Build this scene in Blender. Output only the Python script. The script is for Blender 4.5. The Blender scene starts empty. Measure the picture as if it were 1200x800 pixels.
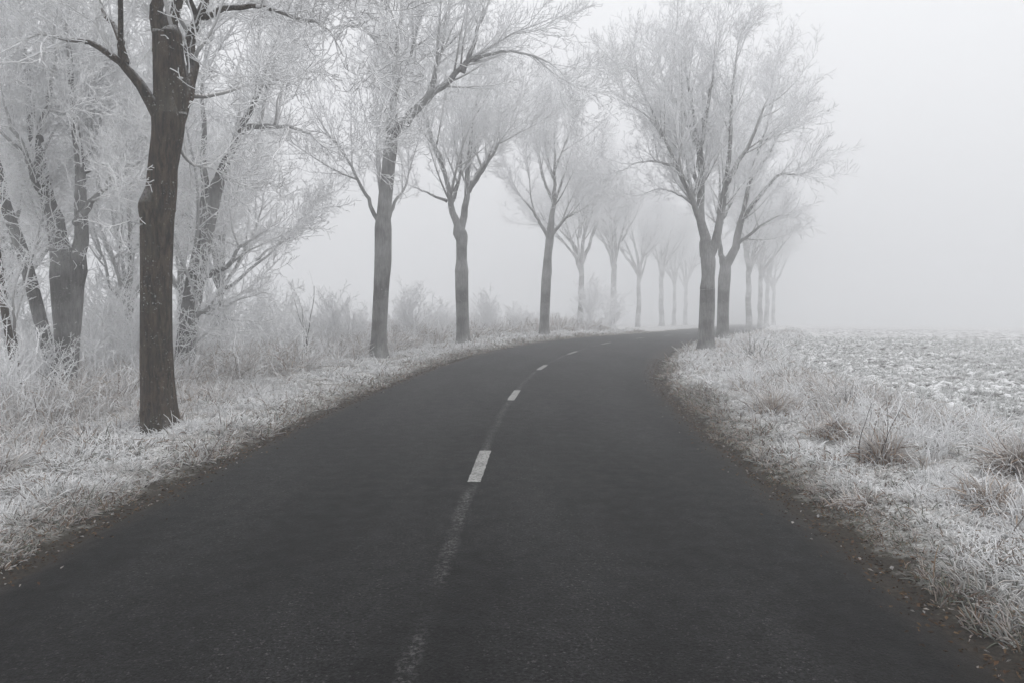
import bpy, math
import numpy as np
from mathutils import Vector

C = bpy.context.scene.collection
R = math.radians
PI = math.pi
scene = bpy.context.scene

# ------------------------------------------------------------------ camera
H = 1.65
F = 867.0
PITCH = math.atan(46.0 / F)
cp, sp = math.cos(PITCH), math.sin(PITCH)

def at(px, py, Y):
    """world point on the vertical plane y = Y seen at photo pixel (1200x800)."""
    xc = (px - 600.0) / F; yc = (400.0 - py) / F
    dy = cp + sp * yc; dz = -sp + cp * yc
    t = Y / dy
    return np.array([xc * t, Y, H + dz * t])

def ground(px, py):
    xc = (px - 600.0) / F; yc = (400.0 - py) / F
    dy = cp + sp * yc; dz = -sp + cp * yc
    t = -H / dz
    return np.array([xc * t, dy * t, 0.0])

cam_d = bpy.data.cameras.new('camera')
cam_d.sensor_fit = 'HORIZONTAL'; cam_d.sensor_width = 36.0
cam_d.lens = 36.0 * F / 1200.0
cam_d.clip_start = 0.05; cam_d.clip_end = 3000
cam = bpy.data.objects.new('camera', cam_d); C.objects.link(cam)
cam.location = (0, 0, H); cam.rotation_euler = (PI / 2 - PITCH, 0, 0)
scene.camera = cam

# ------------------------------------------------------------------ noise in numpy
def vnoise(x, y, seed=0):
    xi = np.floor(x).astype(np.int64); yi = np.floor(y).astype(np.int64)
    fx = x - xi; fy = y - yi
    fx = fx * fx * (3 - 2 * fx); fy = fy * fy * (3 - 2 * fy)
    def h(a, b):
        n = (a * 374761393 + b * 668265263 + seed * 974711) & 0xffffffff
        n = ((n ^ (n >> 13)) * 1274126177) & 0xffffffff
        n = n ^ (n >> 16)
        return (n & 0xffff) / 65535.0
    return (h(xi, yi) * (1 - fx) + h(xi + 1, yi) * fx) * (1 - fy) + (h(xi, yi + 1) * (1 - fx) + h(xi + 1, yi + 1) * fx) * fy

def fbm(x, y, seed=0, o=3):
    s = 0; a = 0.5; t = 0
    for k in range(o):
        s = s + a * vnoise(x * 2 ** k, y * 2 ** k, seed + k * 17); t += a; a *= 0.5
    return s / t

def sstep(a, b, x):
    t = np.clip((x - a) / (b - a), 0, 1)
    return t * t * (3 - 2 * t)

def norm(v):
    return v / np.maximum(np.linalg.norm(v, axis=-1, keepdims=True), 1e-9)

# ------------------------------------------------------------------ mesh output
def make_mesh(name, V, Fc, attrs=None, smooth=True):
    """V (n,3); Fc a list of int arrays (m,3) or (m,4)."""
    me = bpy.data.meshes.new(name)
    V = np.ascontiguousarray(V, dtype=np.float32)
    me.vertices.add(len(V)); me.vertices.foreach_set('co', V.ravel())
    Fc = [np.asarray(f, dtype=np.int32) for f in Fc if len(f)]
    idx = np.concatenate([f.ravel() for f in Fc])
    cnt = np.concatenate([np.full(len(f), f.shape[1], np.int32) for f in Fc])
    st = np.concatenate([[0], np.cumsum(cnt)[:-1]]).astype(np.int32)
    me.loops.add(len(idx)); me.loops.foreach_set('vertex_index', idx)
    me.polygons.add(len(cnt)); me.polygons.foreach_set('loop_start', st)
    me.polygons.foreach_set('use_smooth', np.full(len(cnt), smooth, dtype=bool))
    for k, a in (attrs or {}).items():
        a = np.ascontiguousarray(a, dtype=np.float32)
        if a.ndim == 1:
            at_ = me.attributes.new(k, 'FLOAT', 'POINT'); at_.data.foreach_set('value', a)
        else:
            if a.shape[1] == 3: a = np.hstack([a, np.ones((len(a), 1), np.float32)])
            at_ = me.attributes.new(k, 'FLOAT_COLOR', 'POINT'); at_.data.foreach_set('color', np.ascontiguousarray(a).ravel())
    me.update(calc_edges=True)
    return me

def link(name, me, mat, parent=None, loc=None):
    o = bpy.data.objects.new(name, me); C.objects.link(o)
    if mat and not me.materials: me.materials.append(mat)
    if parent: o.parent = parent
    if loc is not None: o.location = loc
    return o

def thing(name, label, cat, loc, group=None, rz=0.0):
    o = bpy.data.objects.new(name, None); C.objects.link(o)
    o.empty_display_size = 0.3
    o.location = loc; o.rotation_euler = (0, 0, rz)
    o['label'] = label; o['category'] = cat
    if group: o['group'] = group
    return o

def dup(root, loc, rz, sc, label, group=None):
    r = root.copy(); C.objects.link(r)
    r.location = loc; r.rotation_euler = (0, 0, rz); r.scale = (sc, sc, sc)
    r['label'] = label
    if group: r['group'] = group
    for ch in list(root.children):
        c = ch.copy(); C.objects.link(c); c.parent = r
        for g in list(ch.children):
            d = g.copy(); C.objects.link(d); d.parent = c
    return r

def tube(P, Rr, sides, cap=True):
    """P (n,k,3), Rr (n,k) -> verts, quads, per-vertex radius"""
    n, k, _ = P.shape
    T = np.empty_like(P)
    T[:, 1:-1] = P[:, 2:] - P[:, :-2]; T[:, 0] = P[:, 1] - P[:, 0]; T[:, -1] = P[:, -1] - P[:, -2]
    T = norm(T)
    avg = norm(P[:, -1] - P[:, 0])
    ref = np.where(np.abs(avg[:, 2:3]) < 0.8, np.array([[0, 0, 1.0]]), np.array([[1.0, 0, 0]]))
    ref = norm(ref - avg * (ref * avg).sum(-1, keepdims=True))[:, None, :]
    B = norm(np.cross(T, np.broadcast_to(ref, T.shape))); Cc = np.cross(B, T)
    a = np.arange(sides) * 2 * PI / sides
    V = P[:, :, None, :] + Rr[:, :, None, None] * (np.cos(a)[None, None, :, None] * B[:, :, None, :] + np.sin(a)[None, None, :, None] * Cc[:, :, None, :])
    V = V.reshape(-1, 3)
    base = (np.arange(n) * k * sides)[:, None, None]
    ring = (np.arange(k - 1) * sides)[None, :, None]
    j = np.arange(sides)[None, None, :]; j2 = (j + 1) % sides
    q = np.stack([base + ring + j2, base + ring + j, base + ring + sides + j, base + ring + sides + j2], -1).reshape(-1, 4)
    return V, q, np.repeat(Rr.reshape(-1), sides)

class Acc:
    def __init__(s): s.V = []; s.F = []; s.A = {}; s.n = 0
    def add(s, V, q, **A):
        s.V.append(V); s.F.append(q + s.n); s.n += len(V)
        for k, a in A.items(): s.A.setdefault(k, []).append(a)
    def mesh(s, name, smooth=True):
        return make_mesh(name, np.concatenate(s.V), s.F, {k: np.concatenate(a) for k, a in s.A.items()}, smooth)

# ------------------------------------------------------------------ materials
def new_mat(name):
    m = bpy.data.materials.new(name); m.use_nodes = True
    nt = m.node_tree; nt.nodes.clear()
    out = nt.nodes.new('ShaderNodeOutputMaterial')
    b = nt.nodes.new('ShaderNodeBsdfPrincipled')
    nt.links.new(b.outputs[0], out.inputs[0])
    return m, nt, b

class N:
    def __init__(s, nt): s.nt = nt
    def _in(s, sock, v):
        if v is None: return
        if isinstance(v, bpy.types.NodeSocket): s.nt.links.new(v, sock)
        else:
            if sock.type == 'RGBA' and len(v) == 3: v = (*v, 1)
            sock.default_value = v
    def coord(s): return s.nt.nodes.new('ShaderNodeTexCoord').outputs['Object']
    def attr(s, name, out='Fac'):
        n = s.nt.nodes.new('ShaderNodeAttribute'); n.attribute_name = name; return n.outputs[out]
    def mapping(s, vec, scale):
        n = s.nt.nodes.new('ShaderNodeMapping'); s._in(n.inputs['Vector'], vec); n.inputs['Scale'].default_value = scale; return n.outputs[0]
    def noise(s, vec, scale, detail=4, rough=0.55, dist=0.0):
        n = s.nt.nodes.new('ShaderNodeTexNoise'); s._in(n.inputs['Vector'], vec)
        n.inputs['Scale'].default_value = scale; n.inputs['Detail'].default_value = detail
        n.inputs['Roughness'].default_value = rough; n.inputs['Distortion'].default_value = dist
        return n.outputs[0]
    def vor(s, vec, scale, out='Distance', rnd=1.0):
        n = s.nt.nodes.new('ShaderNodeTexVoronoi'); s._in(n.inputs['Vector'], vec); n.inputs['Scale'].default_value = scale
        n.inputs['Randomness'].default_value = rnd
        return n.outputs[out]
    def mr(s, v, a, b, c=0.0, d=1.0):
        n = s.nt.nodes.new('ShaderNodeMapRange'); s._in(n.inputs[0], v)
        for i, x in enumerate((a, b, c, d)): n.inputs[i + 1].default_value = x
        return n.outputs[0]
    def math(s, op, a, b=None, clamp=False):
        n = s.nt.nodes.new('ShaderNodeMath'); n.operation = op; n.use_clamp = clamp
        s._in(n.inputs[0], a); s._in(n.inputs[1], b); return n.outputs[0]
    def mix(s, f, a, b):
        n = s.nt.nodes.new('ShaderNodeMix'); n.data_type = 'RGBA'
        s._in(n.inputs['Factor'], f); s._in(n.inputs['A'], a); s._in(n.inputs['B'], b) if False else None
        ins = [i for i in n.inputs if i.type == 'RGBA']
        s._in(ins[0], a); s._in(ins[1], b)
        s._in(n.inputs[0], f)
        return [o for o in n.outputs if o.type == 'RGBA'][0]
    def bump(s, h, strength, dist):
        n = s.nt.nodes.new('ShaderNodeBump'); s._in(n.inputs['Height'], h)
        n.inputs['Strength'].default_value = strength; n.inputs['Distance'].default_value = dist
        return n.outputs[0]
    def normal_z(s):
        g = s.nt.nodes.new('ShaderNodeNewGeometry'); x = s.nt.nodes.new('ShaderNodeSeparateXYZ')
        s.nt.links.new(g.outputs['Normal'], x.inputs[0]); return x.outputs[2]

FROST = (0.90, 0.905, 0.915)

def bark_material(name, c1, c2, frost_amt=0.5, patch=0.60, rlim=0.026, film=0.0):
    m, nt, b = new_mat(name); n = N(nt)
    co = n.coord()
    mp = n.mapping(co, (1.0, 1.0, 0.16))
    fur = n.noise(mp, 26, 5, 0.65, 0.6)
    big = n.noise(co, 2.2, 4, 0.6)
    col = n.mix(n.mr(fur, 0.32, 0.68), c1, c2)
    col = n.mix(n.mr(big, 0.45, 0.75, 0, 0.45), col, (0.075, 0.08, 0.058))
    ridge = n.noise(n.mapping(co, (1, 1, .3)), 11, 5, 0.7, 1.2)
    col = n.mix(n.mr(ridge, 0.5, 0.36, 0, 0.75), col, tuple(v * .45 for v in c1))
    rad = n.attr('rad')
    f_r = n.mr(rad, rlim, 0.008, 0.0, 1.0)
    fn = n.noise(co, 34, 4, 0.7)
    fl = n.noise(co, 3.1, 3, 0.6)
    pch = n.math('MULTIPLY', n.mr(fn, patch, patch + 0.06), n.mr(fl, 0.46, 0.62))
    up = n.mr(n.normal_z(), 0.15, 0.75)
    upn = n.math('MULTIPLY', up, n.mr(fn, 0.36, 0.52))
    f = n.math('MAXIMUM', f_r, n.math('MULTIPLY', n.math('MAXIMUM', pch, upn), frost_amt))
    f = n.math('MULTIPLY', f, n.mr(n.noise(co, 60, 2), 0.2, 0.5, 0.72, 1.0), True)
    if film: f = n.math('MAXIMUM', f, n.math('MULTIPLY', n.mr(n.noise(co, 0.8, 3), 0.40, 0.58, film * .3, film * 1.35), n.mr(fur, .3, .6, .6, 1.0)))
    nt.links.new(n.mix(f, col, FROST), b.inputs['Base Color'])
    b.inputs['Roughness'].default_value = 0.9
    b.inputs['Specular IOR Level'].default_value = 0.15
    nt.links.new(n.bump(n.math('ADD', n.math('ADD', fur, n.math('MULTIPLY', ridge, 1.6)), n.math('MULTIPLY', f, 0.4)), 1.0, 0.035), b.inputs['Normal'])
    return m

M_BARK = bark_material('rough dark bark', (0.005, 0.0036, 0.0026), (0.115, 0.082, 0.056), 0.8, 0.60)
M_BARK2 = bark_material('greyish bark with rime', (0.035, 0.033, 0.031), (0.105, 0.098, 0.09), 0.7, 0.60, 0.06, 0.26)

def twig_material():
    m, nt, b = new_mat('rimed twigs'); n = N(nt)
    co = n.coord(); rad = n.attr('rad')
    f_r = n.mr(rad, 0.032, 0.012, 0.05, 1.0)
    up = n.math('MULTIPLY', n.mr(n.normal_z(), 0.0, 0.7), n.mr(n.noise(co, 22, 3), 0.35, 0.5, 0.1, 0.9))
    f = n.math('MAXIMUM', f_r, up)
    f = n.math('MULTIPLY', f, n.mr(n.noise(co, 9, 3, 0.7), 0.30, 0.5, 0.78, 1.0), True)
    col = n.mix(n.noise(co, 15, 3), (0.03, 0.026, 0.022), (0.085, 0.075, 0.065))
    nt.links.new(n.mix(f, col, FROST), b.inputs['Base Color'])
    b.inputs['Roughness'].default_value = 0.85; b.inputs['Specular IOR Level'].default_value = 0.2
    return m
M_TWIG = twig_material()

def col_material(name, rough=0.9):
    m, nt, b = new_mat(name); n = N(nt)
    nt.links.new(n.attr('col', 'Color'), b.inputs['Base Color'])
    b.inputs['Roughness'].default_value = rough; b.inputs['Specular IOR Level'].default_value = 0.15
    return m
M_GRASS = col_material('frosted grass')

# ------------------------------------------------------------------ road centre line
ks = np.array([-60, 0, 6, 10, 15, 20, 25, 30, 36, 45, 60, 400.0])
kt = np.array([0.015, .015, .03, .06, .12, .2, .29, .39, .45, .42, .34, .30])
S = np.arange(-60, 400.01, 0.25)
TH = np.interp(S, ks, kt)
TH = np.convolve(np.pad(TH, 12, 'edge'), np.ones(25) / 25, 'valid')
CX = np.concatenate([[0], np.cumsum(np.sin(TH[:-1]) * .25)]); CY = np.concatenate([[0], np.cumsum(np.cos(TH[:-1]) * .25)])
i0 = np.searchsorted(S, 0.0); CX = CX - CX[i0] - 0.50; CY = CY - CY[i0]

def cen(s): return np.interp(s, S, CX), np.interp(s, S, CY), np.interp(s, S, TH)
def uv(u, s):
    x, y, t = cen(s)
    return x + u * np.cos(t), y - u * np.sin(t)
def halfw(s): return 2.62 + 0.28 * sstep(14, 26, s)
def edge_off(s, side):  # small irregularity of the road edge
    return 0.10 * (fbm(s * 0.9, s * 0 + side * 7.3, 5, 3) - .5) + 0.05 * (vnoise(s * 4.0, s * 0 + side * 3.1, 9) - .5)

_sub = slice(0, len(S), 2)
_SX, _SY, _SS, _ST = CX[_sub], CY[_sub], S[_sub], TH[_sub]
def xy_to_us(x, y):
    u = np.empty(x.shape); s = np.empty(x.shape)
    for a in range(0, len(x), 4000):
        xx = x[a:a + 4000, None]; yy = y[a:a + 4000, None]
        d = (xx - _SX) ** 2 + (yy - _SY) ** 2
        i = d.argmin(1)
        dx = x[a:a + 4000] - _SX[i]; dy = y[a:a + 4000] - _SY[i]
        t = _ST[i]
        u[a:a + 4000] = dx * np.cos(t) - dy * np.sin(t)
        s[a:a + 4000] = _SS[i] + dx * np.sin(t) + dy * np.cos(t)
    return u, s

def dip(s):  # the land falls very gently away beyond the bend
    x = np.clip(s - 30, 0, 230); return -0.025 * x * x / (x + 8)

def ground_z(u, s):
    """terrain height beside the road (road itself is at 0)."""
    e = np.abs(u) - halfw(s)
    x, y = uv(u, s)
    bump = (fbm(x * 2.6, y * 2.6, 3, 3) - .5) * 0.20 + (fbm(x * .35, y * .35, 8, 2) - .5) * 0.10
    z = -0.035 + 0.115 * sstep(0.15, 0.8, e) + bump * sstep(0.15, 0.9, e)
    right = u > 0
    # right: a low hummocky bank, then the field a little lower
    z = z + np.where(right, 0.10 * sstep(1.6, 2.3, e) * (1 - sstep(2.9, 3.8, e)) - 0.10 * sstep(3.2, 4.5, e), 0)
    z = z + np.where(right, 0, 0.05 * sstep(1.8, 3.0, e) - 0.25 * sstep(3.2, 9, e))
    return np.where(e < 0, -0.035, z) + dip(s)

# ------------------------------------------------------------------ ground sheet
def axis(a, b, fine, lo, hi, g=1.13):
    pts = list(np.arange(a, b + 1e-6, fine))
    d = fine; p = a; left = []
    while p > lo: d *= g; p -= d; left.append(p)
    d = fine; p = b; r = []
    while p < hi: d *= g; p += d; r.append(p)
    return np.array(left[::-1] + pts + r)

gx = axis(-9, 10, 0.11, -420, 420); gy = axis(2.0, 24, 0.11, -420, 420, 1.10)
GX, GY = np.meshgrid(gx, gy)
u_, s_ = xy_to_us(GX.ravel(), GY.ravel())
far = (np.abs(u_) > 60)
gz = np.where(far, -0.3 + dip(s_), ground_z(np.clip(u_, -60, 60), s_))
nx, ny = len(gx), len(gy)
ii = (np.arange(ny - 1)[:, None] * nx + np.arange(nx - 1)[None, :]).ravel()
quads = np.stack([ii, ii + 1, ii + nx + 1, ii + nx], 1)

def ground_material():
    m, nt, b = new_mat('frosted soil and turf'); n = N(nt); co = n.coord()
    e = n.attr('edge'); 
    n1 = n.noise(co, 5.0, 6, 0.65); n2 = n.noise(co, 40, 5, 0.7); n3 = n.noise(co, 0.8, 3)
    soil = n.mix(n.mr(n2, 0.3, 0.7), (0.012, 0.0105, 0.009), (0.062, 0.052, 0.042))
    turf = n.mix(n.mr(n1, 0.35, 0.65), (0.055, 0.046, 0.032), (0.10, 0.095, 0.065))
    base = n.mix(n.mr(n.math('ADD', e, n.math('MULTIPLY', n1, 0.5)), 0.40, 0.75), soil, turf)
    fr = n.math('MULTIPLY', n.mr(n.math('ADD', e, n.math('MULTIPLY', n1, 0.8)), 0.62, 1.2, 0.0, 0.8),
                n.mr(n2, 0.36, 0.56, 0.12, 0.95), True)
    nt.links.new(n.mix(fr, base, FROST), b.inputs['Base Color'])
    b.inputs['Roughness'].default_value = 0.95; b.inputs['Specular IOR Level'].default_value = 0.1
    nt.links.new(n.bump(n2, 0.8, 0.03), b.inputs['Normal'])
    return m
M_GROUND = ground_material()
gme = make_mesh('ground', np.stack([GX.ravel(), GY.ravel(), gz], 1), [quads],
                {'edge': np.clip(np.abs(u_) - halfw(s_), -1, 50)})
go = link('ground', gme, M_GROUND); go['kind'] = 'structure'; go['label'] = 'frosted soil and turf beside the road'

# ------------------------------------------------------------------ road
sv = np.concatenate([np.arange(-12, 30, 0.12), np.arange(30, 200, 0.8)])
ku = 25
uu = np.linspace(-1, 1, ku)
SS, UU = np.meshgrid(sv, uu, indexing='ij')
hw = halfw(SS) + np.where(UU < 0, edge_off(SS, 0), edge_off(SS, 1)) * (np.abs(UU) > .99)
Um = UU * hw
X, Y = uv(Um, SS)
Z = 0.012 + 0.03 * (1 - UU ** 2) + (fbm(X * .8, Y * .8, 21, 2) - .5) * 0.012
Z = np.where(np.abs(UU) > .99, -0.03, Z) + dip(SS)
ii = (np.arange(len(sv) - 1)[:, None] * ku + np.arange(ku - 1)[None, :]).ravel()
q = np.stack([ii, ii + 1, ii + ku + 1, ii + ku], 1)

def road_material():
    m, nt, b = new_mat('damp worn asphalt'); n = N(nt); co = n.coord()
    u = n.attr('across'); s = n.attr('along')
    grain = n.vor(co, 70); g2 = n.noise(co, 52, 5, 0.85); speck = n.vor(co, 66, 'Color')
    big = n.noise(n.mapping(co, (1.0, 0.28, 1.0)), 0.9, 5, 0.62)
    mid = n.noise(co, 7, 4, 0.6)
    col = n.mix(n.mr(g2, 0.44, 0.60), (0.0005, 0.0005, 0.0005), (0.024, 0.024, 0.0246))
    sep = nt.nodes.new('ShaderNodeSeparateColor'); nt.links.new(speck, sep.inputs[0])
    stone = n.math('MULTIPLY', n.mr(sep.outputs[0], 0.80, 0.95), n.mr(grain, 0.5, 0.25))
    col = n.mix(n.math('MULTIPLY', stone, 0.55), col, (0.12, 0.118, 0.115))
    # tyre tracks polished a little lighter, oil-dark lane centres
    tr = None
    for c0 in (-1.75, -0.62, 0.72, 1.80):
        d = n.math('ABSOLUTE', n.math('SUBTRACT', u, c0))
        k = n.mr(d, 0.42, 0.0)
        tr = k if tr is None else n.math('ADD', tr, k)
    tone = n.math('ADD', n.math('MULTIPLY', tr, 0.22), n.math('MULTIPLY', n.mr(big, 0.4, 0.6), 0.5))
    tone = n.math('ADD', tone, n.math('MULTIPLY', mid, 0.22))
    mul = n.mr(tone, 0.2, 0.85, 0.42, 1.8)
    vm = nt.nodes.new('ShaderNodeVectorMath'); vm.operation = 'SCALE'
    nt.links.new(col, vm.inputs[0]); nt.links.new(mul, vm.inputs['Scale'])
    col = vm.outputs[0]
    # remains of an old centre line, almost worn away
    d = n.math('ABSOLUTE', n.math('ADD', u, n.math('ADD', 0.015, n.math('MULTIPLY', n.math('SUBTRACT', n.noise(co, 1.2, 2), 0.5), 0.08))))
    band = n.mr(d, 0.065, 0.02)
    wear = n.math('MULTIPLY', n.mr(n.noise(co, 38, 4, 0.8), 0.48, 0.62), n.mr(n.noise(n.mapping(co, (1, .5, 1)), 2.3, 3), 0.36, 0.6, 0.03, 0.75))
    ln = n.math('MULTIPLY', band, wear, True)
    col = n.mix(ln, col, (0.24, 0.237, 0.233))
    # dirt tracked from the verge onto the border
    ab = n.math('ABSOLUTE', u)
    dirt = n.math('MULTIPLY', n.mr(n.math('ADD', ab, n.math('MULTIPLY', n.noise(co, 4, 5, 0.7), 0.5)), 2.62, 2.95), 0.85, True)
    col = n.mix(dirt, col, n.mix(g2, (0.012, 0.010, 0.008), (0.05, 0.04, 0.031)))
    nt.links.new(col, b.inputs['Base Color'])
    nt.links.new(n.mr(mid, 0.3, 0.7, 0.62, 0.82), b.inputs['Roughness'])
    b.inputs['Specular IOR Level'].default_value = 0.13
    hgt = n.math('ADD', n.math('MULTIPLY', grain, 0.7), g2)
    nt.links.new(n.bump(hgt, 1.0, 0.02), b.inputs['Normal'])
    return m
M_ROAD = road_material()
rme = make_mesh('road', np.stack([X.ravel(), Y.ravel(), Z.ravel()], 1), [q],
                {'across': Um.ravel(), 'along': SS.ravel()})
road = link('road', rme, M_ROAD); road['kind'] = 'structure'; road['label'] = 'dark damp asphalt road curving right into fog'

def paint_material():
    m, nt, b = new_mat('chipped white road paint'); n = N(nt); co = n.coord()
    w = n.mr(n.noise(co, 40, 5, 0.8), 0.40, 0.50)
    w2 = n.mr(n.noise(co, 6, 3), 0.3, 0.55, 0.55, 1.0)
    col = n.mix(n.math('MULTIPLY', w, w2), (0.04, 0.04, 0.04), (0.33, 0.33, 0.32))
    nt.links.new(col, b.inputs['Base Color']); b.inputs['Roughness'].default_value = 0.8
    b.inputs['Specular IOR Level'].default_value = 0.2
    return m
M_PAINT = paint_material()
rs = np.random.default_rng(4)
for k in range(-1, 9):
    sa = 1.05 + 5.52 * k; ln = 1.38
    sA = np.linspace(sa, sa + ln, 24)
    cu = np.linspace(-0.060, 0.060, 5)
    Sg, Ug = np.meshgrid(sA, cu, indexing='ij')
    jit = np.where(np.abs(Ug) > .055, (rs.random(Ug.shape) - .5) * 0.008, 0)
    x, y = uv(Ug + jit, Sg)
    z = 0.012 + 0.03 + (fbm(x * .8, y * .8, 21, 2) - .5) * 0.012 + 0.005 + dip(Sg)
    ii = (np.arange(23)[:, None] * 5 + np.arange(4)[None, :]).ravel()
    qq = np.stack([ii, ii + 1, ii + 6, ii + 5], 1)
    o = link('lane_dash', make_mesh('lane_dash', np.stack([x.ravel(), y.ravel(), z.ravel()], 1), [qq]), M_PAINT, road)
    o['label'] = 'short white centre dash of chipped paint'

# ------------------------------------------------------------------ field
def field_material():
    m, nt, b = new_mat('frosted field soil'); n = N(nt); co = n.coord()
    h = n.attr('lump')
    n2 = n.noise(co, 24, 5, 0.7); n3 = n.noise(n.mapping(co, (0.5, 1.6, 1)), 0.35, 4, 0.6)
    soil = n.mix(n.mr(n2, 0.3, 0.7), (0.035, 0.033, 0.03), (0.11, 0.105, 0.095))
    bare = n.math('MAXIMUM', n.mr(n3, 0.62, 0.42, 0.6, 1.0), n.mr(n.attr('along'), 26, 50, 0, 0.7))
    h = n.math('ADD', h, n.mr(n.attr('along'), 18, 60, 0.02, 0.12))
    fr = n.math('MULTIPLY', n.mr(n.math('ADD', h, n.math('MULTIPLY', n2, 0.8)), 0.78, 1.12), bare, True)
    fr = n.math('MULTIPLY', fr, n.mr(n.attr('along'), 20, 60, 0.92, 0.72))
    nt.links.new(n.mix(fr, soil, FROST), b.inputs['Base Color'])
    b.inputs['Roughness'].default_value = 0.95; b.inputs['Specular IOR Level'].default_value = 0.1
    nt.links.new(n.bump(n2, 0.7, 0.03), b.inputs['Normal'])
    return m
fu = np.concatenate([np.arange(5.6, 16, 0.07), 16 + np.cumsum(0.07 * 1.03 ** np.arange(110))])
fs = np.concatenate([np.arange(3.0, 24, 0.08), 24 + np.cumsum(0.08 * 1.025 ** np.arange(125))])
FS, FU = np.meshgrid(fs, fu, indexing='ij')
FUj = FU + np.where(FU == FU.min(), (fbm(FS * 1.1, FS * 0, 77, 3) - .5) * 1.2, 0)
FX, FY = uv(FUj, FS)
lump = fbm(FX * 11, FY * 9, 31, 3)
FZ = ground_z(FUj, FS) + 0.008 + np.maximum(lump - 0.40, 0) * 0.16 + (fbm(FX * .5, FY * .5, 35, 2) - .5) * .04
FZ = np.where(FU == FU.min(), ground_z(FUj, FS) - 0.05, FZ)
ii = (np.arange(len(fs) - 1)[:, None] * len(fu) + np.arange(len(fu) - 1)[None, :]).ravel()
q = np.stack([ii, ii + 1, ii + len(fu) + 1, ii + len(fu)], 1)
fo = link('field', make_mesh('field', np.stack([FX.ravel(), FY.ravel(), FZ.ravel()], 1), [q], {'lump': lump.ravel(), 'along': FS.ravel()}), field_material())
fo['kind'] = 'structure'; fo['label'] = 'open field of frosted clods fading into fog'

# ------------------------------------------------------------------ blades
def lerp(a, b, t): return a + (b - a) * t

def blades(rng, base, length, rad, lean, az, curl, k=4, sides=3, frost=0.8, cb=(0.10, 0.075, 0.045), ct=FROST, f0=0.62):
    """arching frosted blades; base (n,3)"""
    n = len(base)
    length = np.broadcast_to(length, n); rad = np.broadcast_to(rad, n); lean = np.broadcast_to(lean, n); curl = np.broadcast_to(curl, n)
    d = np.stack([np.cos(az) * np.sin(lean), np.sin(az) * np.sin(lean), np.cos(lean)], 1)
    P = [base]; p = base
    hor = np.stack([np.cos(az), np.sin(az), 0 * az], 1)
    for j in range(k - 1):
        p = p + d * (length / (k - 1))[:, None]; P.append(p)
        d = norm(d + (hor * 0.5 + np.array([0, 0, -0.6])) * curl[:, None] + rng.normal(0, 0.16, (n, 3)))
    P = np.stack(P, 1)
    t = np.linspace(0, 1, k)
    Rr = rad[:, None] * np.interp(t, [0, .5, 1], [0.75, 1.0, 0.35])[None, :]
    V, q, _ = tube(P, Rr, sides)
    fr = np.broadcast_to(frost, n)[:, None] * np.clip(f0 + 1.2 * t, 0, 1)[None, :]
    cb = np.broadcast_to(np.asarray(cb, float), (n, 3)); ct = np.broadcast_to(np.asarray(ct, float), (n, 3))
    col = cb[:, None, :] * (1 - fr[..., None]) + ct[:, None, :] * fr[..., None]
    return V, q, np.repeat(col.reshape(-1, 3), sides, axis=0)

BROWN = np.array([[0.135, 0.075, 0.040], [0.20, 0.128, 0.070], [0.075, 0.048, 0.030]])
GREEN = np.array([[0.060, 0.070, 0.036], [0.085, 0.09, 0.05]])

def scatter_tufts(rng, side, e0, e1, s0, s1, dens, nb, L, rad, brown_edge=0.5, lean_scale=1.0, frost=0.97):
    area = (e1 - e0) * (s1 - s0); nt_ = int(area * dens)
    e = rng.uniform(e0, e1, nt_); s = rng.uniform(s0, s1, nt_)
    u = side * (halfw(s) + e)
    x, y = uv(u, s)
    cl = fbm(x * 1.9, y * 1.9, 41, 3)                      # patchiness
    pat = fbm(x * 0.9, y * 0.9, 55, 2)
    keep = (e > 0.13 + 0.50 * (fbm(s * 1.3, s * 0 + side * 5, 61, 3) - 0.25)) & (cl > 0.2)
    e, s, x, y, u, cl, pat = (a[keep] for a in (e, s, x, y, u, cl, pat))
    n = len(e); z = ground_z(u, s)
    c = np.repeat(np.arange(n), nb); m = n * nb
    ang = rng.uniform(0, 2 * PI, m); rr = 0.05 * np.sqrt(rng.random(m))
    base = np.stack([x[c] + np.cos(ang) * rr, y[c] + np.sin(ang) * rr, z[c] - 0.012], 1)
    lean = np.abs(rng.normal(0.72, 0.38, m)) * lean_scale
    flow = rng.uniform(0, 2 * PI, n)[c]
    az = np.where(rng.random(m) < .55, ang + rng.normal(0, .7, m), flow + rng.normal(0, .5, m))
    ln = L * rng.uniform(0.4, 1.5, m) * np.where(rng.random(m) < .05, 2.0, 1.0) * (0.42 + 2.2 * np.clip(cl[c] - .32, 0, 1)) * np.where(e[c] < 0.45, 0.85, 1.0)
    fe = np.clip(sstep(0.12, 0.95, e + 0.7 * (pat - 0.5)), 0, 1)   # little rime next to the asphalt
    fr = frost * np.clip(lerp(1 - brown_edge, 1.0, fe)[c] * lerp(.62, 1.1, sstep(.30, .52, cl))[c] * rng.uniform(0.78, 1.15, m), 0, 1)
    fr = np.where(rng.random(m) < 0.04 + 0.20 * (pat[c] > 0.64) + 0.45 * (1 - fe[c]) * brown_edge, fr * 0.22, fr)
    isg = rng.random(m) < np.where(side > 0, 0.34, 0.28)
    cb = np.where(isg[:, None], GREEN[rng.integers(0, 2, m)], BROWN[rng.integers(0, 3, m)])
    tint = rng.uniform(0.80, 1.0, (m, 1)) * np.asarray(FROST)[None]
    return blades(rng, base, ln, rad * rng.uniform(0.7, 1.25, m), lean, az, rng.uniform(0.1, 0.6, m), 4, 3, fr, cb, tint, 0.54)

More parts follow.
